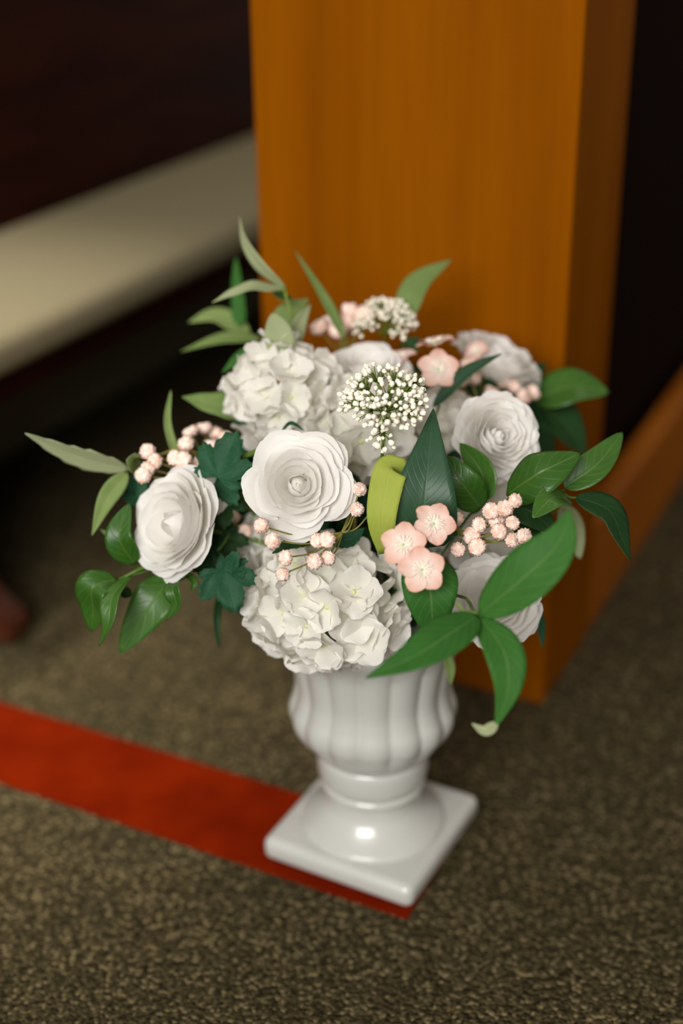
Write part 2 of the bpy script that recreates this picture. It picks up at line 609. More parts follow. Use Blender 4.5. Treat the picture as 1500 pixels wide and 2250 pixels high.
def blade_grid(pts, width, nrm, kind='lance', fold=0.18, serr=0.0, nteeth=14, twist=(0, 0), ripple=0.0, nu=18, nv=8, wave=2.5, arch=0.0):
    c = catmull(pts, nu)
    rows = []
    for i, p in enumerate(c):
        u = i / nu
        t = (c[min(i + 1, nu)] - c[max(i - 1, 0)]).normalized()
        s = t.cross(nrm)
        if s.length < 1e-4:
            s = t.cross(Vector((1, 0, 0)))
        s.normalize()
        n_ = s.cross(t).normalized()
        if twist != (0, 0):
            q = Matrix.Rotation(twist[0] + (twist[1] - twist[0]) * u, 3, t)
            s, n_ = q @ s, q @ n_
        w = 0.5 * width * max(0.0, prof_w(kind, u)) + 0.0004
        row = []
        for j in range(nv + 1):
            v = 2.0 * j / nv - 1
            ww = w
            if serr and abs(v) > 0.99:
                ww = w * (1 - serr * ((u * nteeth) % 1.0))
            off = n_ * (fold * abs(v) * w - arch * v * v * w + ripple * w * math.sin(wave * 2 * math.pi * u + (1.5 if v > 0 else 0)) * v * v)
            row.append((p + s * (v * ww) + off, n_, (u, 0.5 + 0.5 * v)))
        rows.append(row)
    return rows


def rows_to_mesh(name, rowsets, mat_top, mat_bot, origin, th=0.00045):
    verts, faces, uvs, mi = [], [], [], []
    for rows in rowsets:
        nu, nv = len(rows) - 1, len(rows[0]) - 1
        base = len(verts)
        for side in (0.5, -0.5):
            for row in rows:
                for p, n_, uv in row:
                    verts.append(p + n_ * (th * side) - origin)
                    uvs.append(uv)
        L = (nu + 1) * (nv + 1)

        def id_(i, j, s):
            return base + s * L + i * (nv + 1) + j
        for i in range(nu):
            for j in range(nv):
                faces.append((id_(i, j, 0), id_(i, j + 1, 0), id_(i + 1, j + 1, 0), id_(i + 1, j, 0))); mi.append(0)
                faces.append((id_(i, j, 1), id_(i + 1, j, 1), id_(i + 1, j + 1, 1), id_(i, j + 1, 1))); mi.append(1)
            for j in (0, nv):
                a, b_ = id_(i, j, 0), id_(i + 1, j, 0)
                c_, d_ = id_(i + 1, j, 1), id_(i, j, 1)
                faces.append((a, b_, c_, d_) if j == 0 else (d_, c_, b_, a)); mi.append(1)
        for i in (0, nu):
            for j in range(nv):
                a, b_ = id_(i, j, 0), id_(i, j + 1, 0)
                c_, d_ = id_(i, j + 1, 1), id_(i, j, 1)
                faces.append((d_, c_, b_, a) if i == 0 else (a, b_, c_, d_)); mi.append(1)
    me = new_mesh(name, verts, faces, [mat_top, mat_bot], True, uvs, mi)
    return me


def leaf(parent, pts, width, nrm=None, kind='lance', top='willow', bot=None, name='leaf', **kw):
    nrm = nrm or cv(0, 0.3, 1)
    rows = blade_grid(pts, width, nrm, kind, **kw)
    me = rows_to_mesh(name, [rows], M['leaf_' + top], M['leaf_' + (bot or 'sage')], parent.location)
    return put(name, me, parent)


def lobed_leaf(parent, base, tip, width, nrm, top='lobed', bot='mid', name='leaf', droop=0.3):
    """a palmate toothed leaf: five lobes fanning out from the base"""
    ax = tip - base
    L = ax.length
    t = ax.normalized()
    s = t.cross(nrm).normalized()
    n_ = s.cross(t).normalized()
    lob = ((0.0, 1.0, 0.36), (0.80, 0.78, 0.34), (-0.80, 0.78, 0.34), (1.6, 0.5, 0.34), (-1.6, 0.5, 0.34))
    rows = []
    NT, NR = 60, 6
    k = min(1.3, width / L * 1.1)
    for j in range(NR + 1):
        rho = j / NR
        row = []
        for i in range(NT + 1):
            th = -1.95 + 3.9 * i / NT
            best, q = 0.0, 0.0
            for c_, l_, w_ in lob:
                x = (th - c_) / w_
                val = l_ * max(0.0, 1 - 0.26 * abs(x) ** 1.5)
                if val > best:
                    best, q = val, x
            tooth = 1 - (0.13 * ((i / 3.0) % 1.0) if rho > 0.95 else 0)
            r = L * max(0.12, best) * rho * tooth
            x_, y_ = r * math.cos(th), r * math.sin(th) * k
            z_ = 0.07 * L * rho * abs(q) - droop * L * (rho * best) ** 2 * 0.35 + 0.03 * L * math.sin(5 * th + 9 * rho) * rho
            row.append((base + t * x_ + s * y_ + n_ * z_, n_, (rho, min(1, max(0, 0.5 + 0.4 * q)))))
        rows.append(row)
    me = rows_to_mesh(name, [rows], M['leaf_' + top], M['leaf_' + bot], parent.location)
    return put(name, me, parent)


def to_mouth(p, spread=0.03, mid=None):
    """stem path from a head or node p down into the urn"""
    e = MOUTH + Vector((random.uniform(-1, 1), random.uniform(-1, 1), 0)) * spread
    lo = e - Vector((0, 0, 0.10))
    lo = Vector((UC.x + (e.x - UC.x) * 0.4, UC.y + (e.y - UC.y) * 0.4, lo.z))
    if mid is None:
        mid = e.lerp(p, 0.5) + Vector((0, 0, 0.035))
    return [p, mid, e, lo]


def facing(n_, spin):
    n_ = n_.normalized()
    up = Vector((0, 0, 1)) if abs(n_.z) < 0.95 else Vector((0, 1, 0))
    x = up.cross(n_).normalized()
    y = n_.cross(x)
    r = Matrix((x, y, n_)).transposed().to_4x4()
    return r @ Matrix.Rotation(spin, 4, 'Z')


# ---- ranunculus roses: every petal its own mesh, in units of the bloom's radius
def rose_petal(name, Rr, zr, az, hw, opn, lip, ph, ruff=0.02, nu=8, nv=10, skew=0.05):
    P0 = Vector((0.07, -0.42))
    P1 = Vector((max(0.12, Rr * 0.75), -0.44))
    A_, B_ = Vector((Rr * 1.10, zr - 0.30)), Vector((Rr * 0.78, zr + 0.07))
    P2 = A_.lerp(B_, opn)
    P3 = Vector((Rr * lip, zr))
    verts, faces, uvs = [], [], []
    for i in range(nu + 1):
        u = i / nu
        for j in range(nv + 1):
            v = 2 * j / nv - 1
            ue = u * (1 - 0.30 * abs(v) ** 2.4 * u)
            k = 1 - ue
            q = P0 * k ** 3 + P1 * (3 * k * k * ue) + P2 * (3 * k * ue * ue) + P3 * ue ** 3
            r, z = q.x, q.y
            r *= 1 - 0.05 * v * v * u
            r += skew * v * Rr * u
            z += ruff * u ** 3 * math.sin(4.2 * v + ph) + 0.6 * ruff * u ** 4 * math.sin(9.0 * v + 2.1 * ph)
            r += 0.7 * ruff * u ** 3 * math.sin(6.5 * v + 1.7 * ph)
            a = az + v * hw * (0.55 + 0.45 * u)
            verts.append((r * math.cos(a), r * math.sin(a), z))
            uvs.append((u, 0.5 + 0.5 * v))
    for i in range(nu):
        for j in range(nv):
            a = i * (nv + 1) + j
            faces.append((a, a + 1, a + nv + 2, a + nv + 1))
    return new_mesh(name, verts, faces, M['petal'], True, uvs)


def rose_set(style, rng):
    out = []
    if style == 'open':                     # a bud in a bowl of nested petals, five loose groups outside
        layers = [(3, 0.21, 0.06, 1.3, 0.0, 0.12), (3, 0.25, 0.03, 1.2, 0.0, 0.55), (3, 0.35, 0.09, 1.3, 0.4, 0.96), (4, 0.44, 0.12, 1.1, 0.5, 1.0)]
        grp = [0.55, 1.72, 2.95, 4.35, 5.65]
        for gi, ga_ in enumerate(grp):
            for Rr, zr, hw, opn in ((0.56, 0.11, 0.86, 0.62), (0.69, 0.07, 0.74, 0.72), (0.82, 0.01, 0.68, 0.82), (0.94, -0.08, 0.62, 0.9), (1.0, -0.19, 0.55, 0.95)):
                k_ = rng.uniform(0.95, 1.05) * (1.06 if gi in (0, 4) else 0.98)
                out.append(rose_petal('petal', Rr * k_, zr + 0.03 * (gi % 2) + rng.uniform(-0.01, 0.01), ga_ + rng.uniform(-0.16, 0.16), hw * rng.uniform(1.1, 1.25),
                                      opn, 1.06, rng.uniform(0, 6.28), ruff=0.012 + 0.016 * Rr, skew=rng.choice((-0.05, 0.05))))
    elif style == 'dense':                  # ranunculus, many tight rims
        layers = [(3, 0.17, 0.14, 1.3, 0.0, 0.12), (3, 0.22, 0.15, 1.2, 0.0, 0.6), (4, 0.31, 0.20, 1.05, 0.25, 0.92), (4, 0.41, 0.21, 1.0, 0.35, 0.98),
                  (5, 0.51, 0.20, 0.9, 0.42, 1.0), (5, 0.61, 0.17, 0.85, 0.5, 1.02), (6, 0.71, 0.12, 0.74, 0.6, 1.04), (6, 0.81, 0.05, 0.70, 0.7, 1.05),
                  (7, 0.91, -0.05, 0.60, 0.8, 1.06), (6, 0.98, -0.18, 0.62, 0.9, 1.0)]
    else:                                   # half-open with a round bud in the middle
        layers = [(3, 0.25, 0.12, 1.3, 0.0, 0.10), (3, 0.29, 0.08, 1.25, 0.0, 0.5), (4, 0.45, 0.13, 1.05, 0.4, 0.98), (4, 0.55, 0.16, 1.0, 0.45, 1.02),
                  (5, 0.65, 0.15, 0.9, 0.52, 1.04), (5, 0.75, 0.11, 0.84, 0.6, 1.05), (5, 0.84, 0.04, 0.8, 0.7, 1.06), (6, 0.92, -0.06, 0.68, 0.8, 1.06),
                  (6, 0.99, -0.2, 0.62, 0.92, 1.02)]
    for li, (n, Rr, zr, hw, opn, lip) in enumerate(layers):
        a0 = rng.uniform(0, 6.28)
        for k in range(n):
            out.append(rose_petal('petal', Rr * rng.uniform(0.95, 1.06), zr + rng.uniform(-0.03, 0.03), a0 + 2 * math.pi * k / n + rng.uniform(-0.12, 0.12),
                                  hw * rng.uniform(0.95, 1.15), opn, lip, rng.uniform(0, 6.28), ruff=(0.012 + 0.016 * Rr) * (1.6 if style == 'dense' else 1.0)))
    return out


ROSES = {k: rose_set(k, random.Random(s)) for k, s in (('open', 5), ('dense', 11), ('bud', 23))}


def calyx_mesh():
    verts, faces = [], []
    n = 10
    prof = [(0.03, -0.75), (0.10, -0.66), (0.20, -0.52), (0.26, -0.42), (0.18, -0.38)]
    for r, z in prof:
        for k in range(n):
            t = 2 * math.pi * k / n
            rr = r * (1 + 0.12 * math.cos(5 * t))
            verts.append((rr * math.cos(t), rr * math.sin(t), z))
    for i in range(len(prof) - 1):
        for k in range(n):
            k2 = (k + 1) % n
            faces.append((i * n + k, i * n + k2, (i + 1) * n + k2, (i + 1) * n + k))
    return new_mesh('calyx', verts, faces, M['stem'])


CALYX = calyx_mesh()
_bm = bmesh.new()
bmesh.ops.create_uvsphere(_bm, u_segments=16, v_segments=10, radius=0.11)
bmesh.ops.scale(_bm, vec=(1, 1, 1.4), verts=_bm.verts)
bmesh.ops.translate(_bm, vec=(0, 0, -0.13), verts=_bm.verts)
HEART = bm_mesh('flower_heart', _bm, M['petal'])


def rose(label, head, n_, R, style, spin=0.0, mid=None, squash=1.0):
    base = MOUTH
    t = thing('rose', label, 'rose', base, 'white silk roses in the urn')
    mt = Matrix.Translation(head - base) @ facing(n_, spin) @ Matrix.Diagonal((R, R, R * squash, 1))
    for me in ROSES[style]:
        put('petal', me, t, mt)
    put('calyx', CALYX, t, mt)
    put('flower_heart', HEART, t, mt)
    p = head - n_.normalized() * (R * 0.7)
    if isinstance(mid, list):
        path = [p] + mid + to_mouth(p)[2:]
    else:
        path = [p, p - n_.normalized() * 0.03] + to_mouth(p, mid=mid)[1:]
    tube('stem', t, path, 0.0026, 0.0026, M['stem'], 16)
    return t


# ---- hydrangea heads: florets of four petals
def hydra_petal(seed):
    rng = random.Random(seed)
    nu, nv = 7, 8
    ph1, ph2 = rng.uniform(0, 6.28), rng.uniform(0, 6.28)
    cup, ben = rng.uniform(0.05, 0.35), rng.uniform(-0.25, 0.3)
    verts, faces, uvs = [], [], []
    for i in range(nu + 1):
        u = i / nu
        for j in range(nv + 1):
            v = 2 * j / nv - 1
            w = 0.56 * math.sin(math.pi * (0.04 + 0.80 * u)) ** 0.8 * (1.0 if u < 0.98 else 0.93)
            x = u * (1 - 0.16 * abs(v) ** 2.2 * u)
            y = v * w
            z = ben * u * u + cup * y * y * 1.2 + 0.06 * u * u * math.sin(4.0 * v + ph1) + 0.025 * u ** 3 * math.sin(9 * v + ph2)
            verts.append((x, y, z))
            uvs.append((u, 0.5 + 0.5 * v))
    for i in range(nu):
        for j in range(nv):
            a = i * (nv + 1) + j
            faces.append((a, a + 1, a + nv + 2, a + nv + 1))
    return new_mesh('petal', verts, faces, M['hydra'], True, uvs)


HPET = [hydra_petal(s) for s in range(100, 107)]
_bm = bmesh.new()
bmesh.ops.create_icosphere(_bm, subdivisions=1, radius=0.09)
v0, f0 = tube_data([Vector((0, 0, 0)), Vector((0, 0, -0.5)), Vector((0, 0, -1.0))], 0.04, 0.04, 4, 5)
FEYE = bm_mesh('floret', _bm, M['eye'])


def hydrangea(label, c, rad, axis, n, fs=0.024, squash=(1, 1, 1), seed=1, zmin=-0.35, skip=None):
    rng = random.Random(seed)
    base = MOUTH
    t = thing('hydrangea', label, 'hydrangea', base, 'white silk hydrangea heads in the urn')
    A = facing(axis, rng.uniform(0, 6))
    ga = math.pi * (3 - 5 ** 0.5)
    for k in range(n):
        z = 1 - (1 - zmin) * (k + 0.5) / n
        r = math.sqrt(max(0, 1 - z * z))
        d = Vector((r * math.cos(ga * k), r * math.sin(ga * k), z))
        d = (A @ d.to_4d()).to_3d()
        pos = c + Vector((d.x * squash[0], d.y * squash[1], d.z * squash[2])) * rad * rng.uniform(0.82, 1.08)
        dn = (d + Vector((rng.uniform(-1, 1), rng.uniform(-1, 1), rng.uniform(-1, 1))) * 0.38).normalized()
        s = fs * rng.uniform(0.85, 1.15)
        f = put('floret', FEYE, t, Matrix.Translation(pos - base) @ facing(dn, rng.uniform(0, 6.28)) @ Matrix.Scale(s, 4))
        for q in range(4):
            tilt = rng.uniform(-0.55, 0.05)
            put('petal', HPET[rng.randrange(len(HPET))], f, Matrix.Rotation(q * math.pi / 2 + rng.uniform(-0.15, 0.15), 4, 'Z') @ Matrix.Rotation(tilt, 4, 'Y')
                @ Matrix.Rotation(rng.uniform(-0.25, 0.25), 4, 'X') @ Matrix.Diagonal((1, rng.uniform(0.95, 1.2), 1, 1)))
    tube('stem', t, to_mouth(c, 0.03), 0.003, 0.003, M['stem'])
    # short green stalks that carry the florets
    vs, fs_ = [], []
    for k in range(14):
        z = 1 - (1 - zmin) * (k + 0.5) / 14
        r = math.sqrt(max(0, 1 - z * z))
        d = (A @ Vector((r * math.cos(ga * k), r * math.sin(ga * k), z)).to_4d()).to_3d()
        v, f = tube_data([c - base, c - base + d * rad * 0.5, c - base + d * rad * 0.85], 0.0012, 0.0008, 4, 5)
        o = len(vs)
        vs += v
        fs_ += [tuple(i + o for i in q) for q in f]
    put('stalk_cluster', new_mesh('stalk_cluster', vs, fs_, M['pedicel']), t)
    return t


# ---- fuzzy pink berries
def bumpy(name, r, sub, amp, freq, mat, seed, dimple=0.0):
    bm = bmesh.new()
    bmesh.ops.create_icosphere(bm, subdivisions=sub, radius=1.0)
    off = Vector((seed * 3.1, seed * 1.7, seed))
    for v in bm.verts:
        n_ = v.co.normalized()
        d = noise.voronoi(n_ * freq + off)[0]
        k = 1 + amp * (0.55 - d[0] * 1.5)
        if dimple:
            k *= 1 - dimple * max(0, n_.z - 0.72) / 0.28
        v.co = n_ * (r * k)
    return bm_mesh(name, bm, mat)


BERRY = [bumpy('berry', 1.0, 4, 0.36, 5.6, M['berry'], s, 0.3) for s in (1, 2, 3)]
BUD = [bumpy('bud', 1.0, 2, 0.4, 1.9, M['bud'], s) for s in (4, 5, 6)]


def berry_spray(label, spots, node, mid=None, rpx=17.0):
    """spots: (px, py, d); node: where the twigs meet"""
    t = thing('berry_spray', label, 'berry spray', MOUTH, 'pink berry sprays in the urn')
    rng = random.Random(int(spots[0][0] * 7 + spots[0][1]))
    tube('stem', t, to_mouth(node, mid=mid), 0.0014, 0.0018, M['twig'], 14)
    for (x, y, d) in spots:
        p = P(x, y, d)
        r = PX(rpx * rng.uniform(0.9, 1.12), d)
        dirv = ((p - node).normalized() + cv(0, 0.3, 0.7) * rng.uniform(0.3, 0.9)).normalized()
        b = put('berry', BERRY[rng.randrange(3)], t, Matrix.Translation(p - MOUTH) @ facing(dirv, rng.uniform(0, 6)) @ Matrix.Diagonal((r, r, r * rng.uniform(0.75, 1.0), 1)))
        m_ = node.lerp(p, 0.55) + Vector((0, 0, -0.006)) - dirv * 0.006
        tube('twig', t, [node, m_, p - dirv * r * 0.6], 0.0009, 0.0007, M['twig'], 8, 5)
    return t


# ---- white umbels
def umbel(label, hub, axis, R, n_ray, n_bud, seed, spread=1.25, extra=(), rb=0.0024, stem_mid=None):
    rng = random.Random(seed)
    t = thing('umbel_flower', label, 'filler flower', MOUTH, 'white umbel sprigs in the urn')
    A = facing(axis, 0.0)
    tube('stem', t, to_mouth(hub, mid=stem_mid), 0.0015, 0.0018, M['stem'], 14)
    dirs = []
    ga = math.pi * (3 - 5 ** 0.5)
    for k in range(n_ray):
        th = spread * math.sqrt((k + 0.5) / n_ray)
        a = ga * k
        dirs.append(((A @ Vector((math.sin(th) * math.cos(a), math.sin(th) * math.sin(a), math.cos(th))).to_4d()).to_3d(), rng.uniform(0.85, 1.05)))
    dirs += [(cv(*e[:3]), e[3]) for e in extra]
    for d, ln in dirs:
        c = hub + d * (R * ln)
        sub = hub + d * (R * ln * 0.62)
        tube('ray', t, [hub, hub.lerp(sub, 0.5) + d.cross(axis) * 0.002, sub], 0.0009, 0.0007, M['pedicel'], 5, 5)
        vs, fs = [], []
        B = facing(d, rng.uniform(0, 6))
        for q in range(n_bud):
            th = 1.0 * math.sqrt((q + 0.4) / n_bud)
            a = ga * q + rng.uniform(-0.3, 0.3)
            e = (B @ Vector((math.sin(th) * math.cos(a), math.sin(th) * math.sin(a), math.cos(th))).to_4d()).to_3d()
            bp = sub + e * (R * 0.37 * rng.uniform(0.8, 1.1))
            v, f = tube_data([sub - MOUTH, sub.lerp(bp, 0.5) - MOUTH, bp - MOUTH], 0.0005, 0.0005, 2, 4)
            o = len(vs)
            vs += v
            fs += [tuple(i + o for i in g) for g in f]
            r = rb * rng.uniform(0.75, 1.25)
            put('bud', BUD[rng.randrange(3)], t, Matrix.Translation(bp - MOUTH) @ facing(e, rng.uniform(0, 6)) @ Matrix.Diagonal((r, r, r * 1.15, 1)))
        put('pedicel_cluster', new_mesh('pedicel_cluster', vs, fs, M['pedicel']), t)
    return t


# ---- five-petalled pink blossoms
def blossom_petal(seed):
    rng = random.Random(seed)
    nu, nv = 7, 8
    verts, faces, uvs = [], [], []
    ph = rng.uniform(0, 6)
    for i in range(nu + 1):
        u = i / nu
        for j in range(nv + 1):
            v = 2 * j / nv - 1
            w = 0.46 * math.sin(math.pi * (0.05 + 0.76 * u)) ** 0.9
            x = 0.08 + 0.92 * u * (1 - 0.14 * abs(v) ** 2.5 * u)
            z = 0.28 * u - 0.16 * u * u + 0.32 * (v * w) ** 2 + 0.03 * u * u * math.sin(6 * v + ph)
            verts.append((x, v * w, z))
            uvs.append((u, 0.5 + 0.5 * v))
    for i in range(nu):
        for j in range(nv):
            a = i * (nv + 1) + j
            faces.append((a, a + 1, a + nv + 2, a + nv + 1))
    return new_mesh('petal', verts, faces, M['blossom'], True, uvs)


BPET = [blossom_petal(s) for s in (1, 2, 3)]
BEYE = bumpy('flower_eye', 0.13, 2, 0.2, 3.0, M['green_eye'], 9)


def stamen_mesh():
    rng = random.Random(3)
    vs, fs = [], []
    for k in range(22):
        a = 2 * math.pi * k / 22 + rng.uniform(-0.1, 0.1)
        L = rng.uniform(0.30, 0.46)
        e = Vector((math.cos(a) * L, math.sin(a) * L, rng.uniform(0.16, 0.30)))
        v, f = tube_data([Vector((0, 0, 0.02)), e * 0.5 + Vector((0, 0, 0.05)), e], 0.012, 0.026, 4, 5)
        o = len(vs)
        vs += v
        fs += [tuple(i + o for i in q) for q in f]
    return new_mesh('stamens', vs, fs, M['stamen'])


STAM = stamen_mesh()


def blossom_spray(label, heads, node, mid=None, buds=()):
    """heads: (px, py, d, radius px, facing)"""
    t = thing('blossom_spray', label, 'blossom', MOUTH, 'pink blossom sprays in the urn')
    tube('stem', t, to_mouth(node, mid=mid), 0.0015, 0.0018, M['twig'], 14)
    for k, (x, y, d, rp, fc) in enumerate(heads):
        p = P(x, y, d)
        r = PX(rp, d)
        f = put('blossom', BEYE, t, Matrix.Translation(p - MOUTH) @ facing(fc, 0.7 * k + 0.3) @ Matrix.Scale(r, 4))
        put('stamens', STAM, f)
        for q in range(5):
            put('petal', BPET[(q + k) % 3], f, Matrix.Rotation(q * 2 * math.pi / 5, 4, 'Z') @ Matrix.Rotation(0.07 * ((q * 3) % 4), 4, 'X'))
        b = p - fc * (r * 0.1)
        tube('twig', t, [node, node.lerp(b, 0.6) - fc * 0.008, b], 0.001, 0.0008, M['twig'], 8, 5)
    return t

# ================================================================== the bouquet
# ---- roses
rose('white rose in front centre, the one facing the camera squarely', P(655, 1062, -0.135), cv(0.0, 0.12, 1), PX(122, -0.135), 'open', 0.4,
     mid=[P(600, 990, -0.09), P(545, 1000, -0.075), P(500, 1026, -0.05), P(560, 1130, 0.0)])
rose('white rose at far left, turned to the left above green leaves', P(372, 1148, -0.075), cv(-0.66, 0.16, 0.72), PX(128, -0.075), 'bud', 1.0)
R2T = bpy.data.objects['rose.001']
R2P = blade_grid([P(432, 1118, -.05), P(468, 1090, -.06), P(478, 1044, -.06)], PX(72), cv(.3, .1, 1), 'stubby', .05, nu=10)
put('petal', rows_to_mesh('petal', [R2P], M['petal'], M['petal'], MOUTH), R2T)
rose('white rose at right behind the glossy green leaves', P(1098, 955, -0.05), cv(0.28, 0.2, 0.92), PX(108, -0.05), 'dense', 0.2)
rose('white rose at lower right, half covered by a large blurred leaf', P(1080, 1318, -0.085), cv(-0.12, 0.1, 1), PX(112, -0.085), 'dense', 1.9)
rose('white rose at upper right, seen from the side and out of focus', P(1098, 782, 0.10), cv(0.42, 0.78, 0.42), PX(112, 0.10), 'dense', 2.7)
rose('white rose on top between hydrangea and back umbel', P(812, 800, 0.03), cv(0.05, 0.75, 0.62), PX(92, 0.03), 'open', 2.2)
rose('white rose mostly hidden behind the sage leaf at upper left', P(600, 760, 0.13), cv(-0.6, 0.7, 0.1), PX(50, 0.13), 'bud', 0.2)

# ---- hydrangeas
hydrangea('large white hydrangea at upper left of the bouquet', P(622, 868, 0.015), PX(100), cv(-0.25, 0.45, 0.85), 34, 0.0225, seed=3, zmin=-0.3)
hydrangea('white hydrangea behind the front umbel', P(790, 940, -0.005), PX(88), cv(0, 0.3, 1), 22, 0.026, seed=4, zmin=-0.1)
hydrangea('large white hydrangea hanging over the rim of the urn', P(722, 1318, -0.055), PX(140), cv(-0.05, -0.2, 1), 46, 0.026, squash=(1.08, 0.9, 0.85), seed=8, zmin=-0.3)
hydrangea('shaded white hydrangea between the dark spear leaf and right rose', P(955, 965, 0.055), PX(84), cv(0.1, 0.4, 0.9), 20, 0.026, seed=5, zmin=-0.1)
hydrangea('white hydrangea peeking out behind the berries at right', P(1060, 1130, 0.02), PX(110), cv(0.3, -0.1, 0.9), 26, 0.026, seed=6, zmin=-0.2)
hydrangea('shaded white hydrangea low at left beneath the front rose', P(612, 1225, 0.01), PX(76), cv(-0.4, 0.0, 0.9), 20, 0.025, seed=9, zmin=-0.1)

# ---- umbels
umbel('white umbel flower standing in sharp focus at the centre', P(846, 905, -0.125), cv(0.0, 0.86, 0.5), PX(108, -0.125), 19, 11, 2, 1.32,
      extra=((-0.25, -0.45, 0.8, 0.62), (0.05, -0.35, 0.9, 0.60), (-0.1, -0.75, 0.55, 0.85), (0.5, -0.1, 0.8, 0.8), (-0.55, 0.0, 0.8, 0.75)),
      stem_mid=P(835, 1040, -0.10))
umbel('white umbel flower at the back against the wood, out of focus', P(845, 735, 0.09), cv(0.1, 0.9, 0.35), PX(82, 0.09), 13, 12, 6, 1.25)

# ---- berries
berry_spray('pink berry spray at left above the far left rose',
            [(324, 992, -.04), (340, 1014, -.045), (324, 1030, -.05), (314, 1044, -.055), (384, 1006, -.05), (402, 1010, -.055), (408, 975, -.03), (418, 948, 0),
             (448, 940, .02), (474, 952, .03), (464, 980, 0), (438, 1016, -.03), (496, 962, .03)], P(470, 1030, -0.01), rpx=18)
berry_spray('pink berry spray deep between the left and front roses',
            [(514, 1050, 0), (538, 1168, -.02), (510, 1136, 0), (500, 1090, 0.01)], P(560, 1110, 0.0), rpx=17)
berry_spray('pink berry spray hanging below the front rose',
            [(574, 1155, -.15), (599, 1188, -.155), (627, 1226, -.155), (621, 1262, -.155), (691, 1234, -.155), (697, 1188, -.15), (718, 1186, -.155),
             (721, 1226, -.15), (790, 1075, -.13), (784, 1119, -.14), (826, 1110, -.13)], P(752, 1170, -0.125), rpx=17.5, mid=P(780, 1130, -0.06))
berry_spray('pink berry spray at right above the lower right rose',
            [(1132, 1100, -.145), (1109, 1117, -.145), (1079, 1123, -.14), (1126, 1149, -.15), (1151, 1178, -.15), (1096, 1168, -.145), (1126, 1187, -.14),
             (1052, 1153, -.14), (1036, 1177, -.14), (1048, 1202, -.145), (1006, 1208, -.14), (1002, 1140, -.12), (1091, 1146, -.135), (998, 1092, -.06)],
            P(1015, 1168, -0.115), rpx=18.5, mid=P(960, 1170, -0.06))
berry_spray('pale pink berry spray at the top against the wood',
            [(768, 680, .08), (798, 690, .08), (700, 718, .07), (742, 725, .07), (760, 708, .08), (722, 708, .09), (780, 715, .09)], P(760, 770, 0.06), rpx=20)
berry_spray('blurred pink berry spray under the upper right rose',
            [(1040, 832, .06), (1130, 850, .07), (1172, 862, .08), (1108, 838, .08), (1150, 872, .06), (1028, 800, .05), (1056, 770, .08), (1080, 862, .06), (1012, 838, .05)],
            P(1060, 900, 0.05), rpx=18)

# ---- pink blossoms
blossom_spray('cluster of three pink blossoms in front of the dark spear leaf',
              [(886, 1198, -.185, 52, cv(-0.1, 0.25, 1)), (952, 1152, -.175, 50, cv(0.15, 0.3, 1)), (926, 1253, -.195, 54, cv(0.05, 0.2, 1))],
              P(925, 1225, -0.15), mid=P(900, 1200, -0.08))
blossom_spray('pink blossoms behind the umbel beside the upper right rose',
              [(962, 812, .0, 47, cv(0.0, 0.25, 1)), (955, 755, .03, 45, cv(-0.2, 0.85, 0.3)), (1046, 772, .06, 28, cv(-0.4, 0.5, 0.7)), (880, 785, .05, 36, cv(-0.2, 0.8, 0.4))],
              P(980, 850, 0.03))


# ---- greenery
def sprig(name, label, node, cat='leaf sprig', stem_r=0.0014, mid=None, mat='stem', group='leafy sprigs in the urn', stem=True):
    t = thing(name, label, cat, MOUTH, group)
    if stem:
        tube('stem', t, to_mouth(node, mid=mid), stem_r, stem_r * 1.3, M[mat], 14)
    return t


S = sprig('sage_sprig', 'pale sage sprig reaching furthest left past the left rose', P(284, 1031, -.02), mid=P(460, 1010, 0.0), mat='twig')
leaf(S, [P(284, 1031, -.02), P(165, 1000, -.03), P(55, 952, -.05)], PX(74), cv(0, .75, -.65), 'lance', 'mid', 'sage', serr=.24, nteeth=13, fold=-.1)
leaf(S, [P(280, 1038, -.02), P(235, 1095, -.03), P(202, 1176, -.045)], PX(44), cv(.3, .1, 1), 'lance', 'mid', 'sage', fold=.2)
leaf(S, [P(310, 1035, -.02), P(292, 1015, -.04), P(296, 996, -.05)], PX(46), cv(.5, .2, .9), 'ovate', 'mid', 'sage', serr=.15, fold=.1)
leaf(S, [P(300, 1040, 0), P(300, 1090, 0.0), P(262, 1080, -.01)], PX(50), cv(.2, .2, 1), 'ovate', 'lobed', 'mid')

S = sprig('sage_sprig', 'sage sprig with two curved leaves rising at the upper left', P(628, 634, .03), mid=P(642, 700, .03), mat='pedicel')
leaf(S, [P(628, 634, .03), P(572, 585, .02), P(536, 530, .025), P(526, 476, .04)], PX(40), cv(-.75, -.3, .6), 'lance', 'sage', 'sage', fold=.25, arch=.2)
leaf(S, [P(630, 636, .03), P(545, 632, .015), P(466, 665, .01)], PX(44), cv(.1, .75, .6), 'lance', 'sage', 'mid', fold=.15, ripple=.1)
leaf(S, [P(640, 660, .03), P(615, 650, .05), P(590, 620, .08)], PX(26), cv(.1, .5, .8), 'lance', 'willow', 'sage')

S = sprig('sage_sprig', 'upright sage leaf sprig behind the upper left hydrangea', P(630, 790, .02))
leaf(S, [P(625, 790, .0), P(612, 735, -.01), P(598, 688, .0)], PX(66), cv(-.1, .1, 1), 'ovate', 'sage', 'sage', fold=.2)
leaf(S, [P(640, 770, .03), P(655, 715, .03), P(682, 668, .04)], PX(40), cv(.5, .1, .8), 'lance', 'sage', 'sage', fold=.25)
leaf(S, [P(620, 740, .06), P(635, 690, .06), P(678, 656, .07)], PX(66), cv(.1, .3, .9), 'lance', 'mid', 'mid', fold=.2)

